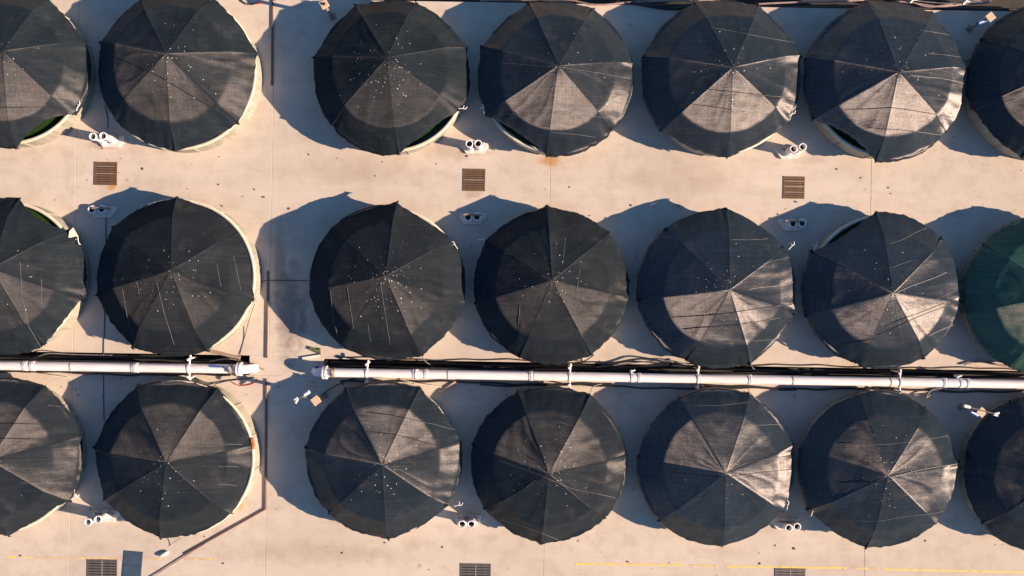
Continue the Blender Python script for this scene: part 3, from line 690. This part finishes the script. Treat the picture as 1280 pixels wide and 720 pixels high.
# ------------------------------------------------------------------ the white main pipe on its brackets
ZP, RP = .62, .235
def main_pipe(label, x0, y0, x1, y1, couplings, joints, ties, valves, elbow, vend):
    a, b = P(x0, y0, ZP), P(x1, y1, ZP); d = (b-a); Lh = d.length; d.normalize(); n = Vector((-d.y, d.x, 0))
    t = thing('water_main', label, 'pipe', (a.x, a.y, 0), 0, 'white overhead water mains along the trench')
    O = Vector((a.x, a.y, 0))
    def at(px): 
        f = (px-x0)/(x1-x0); return a + d*(Lh*f) - O
    cuts = sorted([x0]+joints+[x1])
    for p, q in zip(cuts[:-1], cuts[1:]):
        m = MB(); m.tube([at(p)+d*.012, at(q)-d*.012], RP, 28); m.tube([at(p)-d*.001, at(p)+d*.013], RP-.01, 20)
        m.build('pipe_length', M['white'], t)
    for c in joints:
        m = MB(); m.tube([at(c)-d*.03, at(c)-d*.008], RP+.012, 28); m.build('joint_ring', M['pvcgrey'], t)
    for c, wdt in couplings:
        m = MB(); h = wdt/24/2
        m.tube([at(c)-d*h, at(c)-d*(h-.001), at(c)+d*(h-.001), at(c)+d*h], [RP+.004,RP+.018,RP+.018,RP+.004], 28)
        for s_ in (-1, 1): m.tube([at(c)+d*s_*(h-.02), at(c)+d*s_*(h+.02)], RP+.022, 28)
        m.build('coupling', M['white'], t)
    for c in ties:
        p = at(c); ti = MB()
        ti.tube([p-d*.05, p+d*.05], RP+.03, 24)
        for s_ in (-1, 1):
            q = p + n*s_*.50
            ti.tube([q+Vector((0,0,-.9 if s_ > 0 else -.62)), q+Vector((0,0,.06))], .045, 8)
            ti.tube([p+n*s_*.22+Vector((0,0,.05)), q+Vector((.03,0,.04))], .045, 8)
            ti.box(q+Vector((-.03,-.04*s_,.1)), (.15,.11,.1), rz=.5*s_, bevel=.02)
            ti.box(q+Vector((.05,.1*s_,.02)), (.09,.16,.07), rz=.3, bevel=.02)
        ti.build('tie_bracket', M['whitep'], t)
    for c in valves:
        p = at(c); q = p+n*.34; v = MB()
        v.tube([p+n*.15, q], .05, 10); v.tube([q-Vector((0,0,.2)), q+Vector((0,0,.12))], .06, 10); v.box(q+Vector((.06,.03,.14)), (.24,.08,.05), rz=.3, bevel=.015)
        v.build('valve', M['whitep'], t)
    # flanged end: dark gap, two bolt rings, and an elbow turning down into the ground
    s_ = elbow; e = at(vend)
    fl = MB()
    for k in (0, .14, ): fl.tube([e+d*s_*k, e+d*s_*(k+.07)], RP+.11, 28)
    fl.tube([e+d*s_*.07, e+d*s_*.14], RP-.02, 20)
    for k in range(10):
        an = 2*math.pi*k/10; o_ = n*math.cos(an)*(RP+.07)+Vector((0,0,1))*math.sin(an)*(RP+.07)
        fl.tube([e+o_-d*s_*.05, e+o_+d*s_*.27], .022, 6)
    fl.build('flange', M['white'], t)
    g = e - d*s_*.42
    bv = MB(); bv.tube([g, g+d*s_*.22], RP+.02, 20); bv.box(g+d*s_*.1+Vector((0,0,RP+.07)), (.12,.3,.1), rz=.4, bevel=.02); bv.build('valve_body', M['pvcgrey'], t)
    el = MB(); pts = [e+d*s_*.2]
    for k in range(9):
        an = k/8*math.pi/2; pts.append(e+d*s_*(.25+.42*math.sin(an))+Vector((0,0,-.42*(1-math.cos(an)))))
    pts.append(pts[-1]+Vector((0,0,-.25)))
    el.tube(pts, RP, 24); el.build('elbow', M['white'], t)
    if s_ < 0:
        el2 = MB(); el2.tube([pts[5]+Vector((0,.0,.02)), pts[5]+Vector((-.02,.34,.05))], .12, 12); el2.build('side_stub', M['blue'], t)
    else:
        el2 = MB(); el2.box(e-d*1.0+n*.12+Vector((0,0,RP*.86)), (.75,.16,.03), rz=-.15, bevel=.01); el2.build('blue_shade_patch', M['blue'], t)  # bluish shade on the pipe, put in as a flat blue patch
    return t
main_pipe("white water main along the trench, left of the lane, ending in a flanged elbow", -60, 456, 303, 461.4,
          [(33,4),(42,4),(171,4)], [90, 166], [237], [], 1, 297)
main_pipe("long white water main along the trench from the lane to the right photo edge", 404, 465.5, 1340, 481.2,
          [(520,6),(533,3),(664,4),(790,3),(799,3),(937,4),(1180,4),(1200,3),(1209,3)], [560, 667, 788, 990, 1112, 1183], [459,712,872,1124], [789,1196], -1, 409)

# hoses lying in and over the trenches
gh = 'black hoses in the middle trench'
k = 0
for (yo, z, amp, lab) in [(-13,-.35,1.2,"black hose deep in the middle trench nearest its upper kerb"), (-9,-.55,1.5,"second black hose in the middle trench, behind the white main"), (-5,-.45,1.0,"black hose in the middle trench right under the white main")]:
    pts = [(x, 469.6+(x-640)*.0168+yo+amp*math.sin(x*.021+k*2), z+.05*math.sin(x*.05+k)) for x in range(412, 1400, 28)]
    cable('hose', lab, 'hose', pts, .07, M['black'], group=gh); k += 1
for (yo, z, lab) in [(-12,-.4,"black hose in the left trench nearest its upper kerb"), (-7,-.5,"black hose in the left trench tucked under the white main")]:
    pts = [(x, 458.5+(x-100)*.0168+yo+1.1*math.sin(x*.03+k*2), z) for x in range(-40, 312, 24)]
    cable('hose', lab, 'hose', pts, .07, M['black'], group='black hoses in the left trench'); k += 1
for i, (pts, rad, m, lab) in enumerate([
    ([(742,444,.5),(733,450,.12),(725,452,.08),(712,448,.6)], .03, 'black', "thin black cable hooking round the raised seam tank by the trench"),
    ([(752,456,.06),(775,452,.14),(800,448.5,.25),(828,452,.2),(850,457,.06)], .045, 'black', "black hose arching beside the trench right of the raised seam tank"),
    ([(745,459,.05),(780,455,.1),(812,451.5,.2),(838,451,.15),(862,456,.04)], .03, 'cord', "pale tube arching beside the trench left of the two-cord tank"),
    ([(760,462,-.1),(800,458,.0),(835,456,.05),(870,461,-.1)], .05, 'black', "black hose dipping into the trench left of the two-cord tank"),
    ([(938,452,1.0),(941,460,.2),(948,464,.0)], .022, 'cord', "pale cord end hanging below the two-cord tank into the trench"),
    ([(528,446,1.2),(532,452,.4),(541,458,.02)], .022, 'cord', "pale cord end hanging into the trench below the speckled middle tank"),
    ([(1120,456,1.0),(1122,462,.3),(1118,468,.1)], .03, 'black', "short black hose dropping to the trench below the pale-streaked tank"),
    ([(1205,456,.1),(1225,452,.12),(1252,457,.1),(1282,461,.05)], .05, 'pinkhose', "dusty hose beside the trench at the right photo edge"),
    ([(1165,492,.05),(1158,497,.3),(1166,487,.1),(1195,485,.03),(1230,484,.03)], .035, 'cord', "pale hose curving from the lower right tank along the white main"),
    ([(262,452,.05),(290,449,.06),(330,462,.05)], .04, 'pvcgrey', "dusty tube beside the left trench end"),
    ([(240,470,.1),(262,480,.12),(285,476,.05),(318,472,.04)], .03, 'black', "thin black hose looping below the left pipe end"),
    ([(291,478,.05),(300,482,.05),(315,480,.04),(322,474,.03)], .022, 'red', "thin reddish cable below the left pipe end in the lane"),
    ([(398,498,.6),(410,488,.3),(430,477,.1),(445,473,.0)], .03, 'black', "black cable from the lane post up to the white main"),
    ([(40,449,.05),(60,442,.3),(90,443,.08),(140,444,.04)], .03, 'cord', "pale cord beside the left trench under the leftmost middle tank"),
    ([(30,464,.05),(55,468,.1),(85,472,.04)], .03, 'rim', "yellowish tube below the left white main near the photo's edge"),
    ([(500,474,.05),(520,479,.15),(540,482,.1),(552,484,.02)], .03, 'rim', "yellowish tube below the white main at the two-cord bottom tank"),
    ([(935,487,.5),(938,492,1.5),(950,503,1.3),(930,489,.2)], .02, 'cord', "loose pale cord at the top of the brightest hub tank"),
    ([(752,480,.3),(742,483,.8),(738,490,1.5)], .022, 'cord', "pale cord from the white main to the matt brown-black tank")]):
    cable('hose' if rad > .03 else 'cable', lab, 'hose' if rad > .03 else 'cable', pts, rad, M[m])
for kk, (x0, x1, dy, rad, m, lab) in enumerate([  # tubes below the mains are added to darken the shaded strip there
    (425, 770, 9.5, .05, 'black', "black shade strip on the slab just below the white main, left of its middle valve"),
    (600, 1010, 11.5, .04, 'black', "thin black shade strip below the white main between middle and brightest bottom tanks"),
    (880, 1300, 9.5, .05, 'black', "black shade strip on the slab below the right half of the white main"),
    (0, 290, 9.5, .05, 'black', "black shade strip on the slab just below the left white main"),
    (420, 700, -19, .03, 'black', "thin black hose on the slab above the trench, left half"),
    (700, 1290, -18.5, .03, 'black', "thin black hose on the slab above the trench, right half")]):
    base = (469.6 if x0 > 300 else 466) if True else 0
    cable('hose', lab, 'hose', [(x, base+(x-640)*.0168+dy+1.1*math.sin(x*.031+kk)+.7*math.sin(x*.11+kk), rad+.01) for x in range(x0, x1, 18)], rad, M[m])
# scattered grit and dead leaves on the concrete
rs = random.Random(3); mb = MB()
for _ in range(420):
    c = P(rs.uniform(-60, 1340), rs.choice([rs.uniform(160, 290), rs.uniform(610, 760), rs.uniform(430, 500), rs.uniform(0, 720)])); q = rs.uniform(.012, .045)*rs.choice([.6, .6, 1, 1.3]); a = rs.uniform(0, 6)
    if lm_bot-.3 < c.y < mid_top+.6: continue
    mb.box((c.x, c.y, q*.3), (q*2, q*1.3, q*.6), rz=a)
o = mb.build('grit', M['conduit']); o['kind'] = 'stuff'; o['label'] = "scattered dark grit on the concrete"
# flat offcuts on the ground in the lane
for (px, py, sx_, sy_, rz, m, lab) in [
    (393,437,.50,.16,-22,'algae',"small green offcut on the ground left of the trench end"),
    (389,446,.9,.12,10,'pad',"pale plank at the left end of the right trench"),
    (401,440,.09,.34,8,'pvcgrey',"short grey block standing at the right trench's left end"),
    (388,480,.55,.16,-25,'tan',"tan board offcut above the lane post"),
    (560,484,1.0,.14,35,'tan',"tan board under the white main by the two-cord bottom tank"),
    (282,443,1.6,.17,-12,'pvcgrey',"grey-brown plank above the left trench end")]:
    b = MB(); c = P(px, py); b.box((c.x, c.y, .06), (sx_, sy_, .10), rz=R(rz), bevel=.012)
    tag(b.build('offcut', M[m]), lab, 'board')
# top trench: bundle of dusty hoses, black sheeting folds
gt = 'hoses in the top trench'
labs = ["dusty hose at the very top edge right of the lane", "black hose lying in the top trench, lowest of the bundle", "pinkish hose bulging down at the top edge above the pinkest tank",
        "second pinkish hose of the tangle above the pinkest tank", "third and thinnest hose of the tangle above the pinkest tank", "pale tube along the top edge above the grate-side tank",
        "black sheeting fold sagging at the top edge", "second black fold below the top edge"]
spec = [
    ([(600,1,-.1),(700,-1,-.1),(745,6,.05),(800,2,.0),(900,0,-.1)], .05, 'pinkhose'),
    ([(640,6,-.2),(780,7,-.3),(860,11,-.15),(930,9,-.3),(1100,10,-.3),(1300,12,-.3)], .08, 'black'),
    ([(1120,1,.1),(1150,5,.1),(1175,8,.15),(1200,6,.1),(1235,3,.1)], .05, 'pinkhose'),
    ([(1130,-1,.2),(1158,8,.2),(1185,6,.2),(1225,0,.2)], .045, 'pinkhose'),
    ([(1140,0,.3),(1165,3,.25),(1190,4,.3),(1240,1,.3)], .03, 'cord'),
    ([(945,5,.05),(990,3,.1),(1040,2,.05),(1080,0,.0)], .05, 'pinkhose'),
    ([(790,3,.0),(830,10,.05),(870,9,.05),(900,3,.0)], .09, 'black'),
    ([(770,2,.0),(815,7,.1),(860,6,.1),(890,2,.0)], .05, 'black')]
for lab, (pts, rad, m) in zip(labs, spec):
    cable('hose', lab, 'hose', pts, rad, M[m], group=gt)
for px, py, lab in ((1141, 0, "white valve at the top edge above the pinkest tank, left one"), (1207, 2, "white forked valve at the top edge above the pinkest tank, right one")):
    b = MB(); c = P(px, py, .4)
    b.tube([c+Vector((-.15,-.15,0)), c, c+Vector((.12,.2,0))], .05, 8); b.tube([c, c+Vector((.22,.02,0))], .04, 8); b.tube([c, c-Vector((0,0,.5))], .05, 8)
    tag(b.build('valve', M['whitep']), lab, 'valve', 'white valves on the top trench')
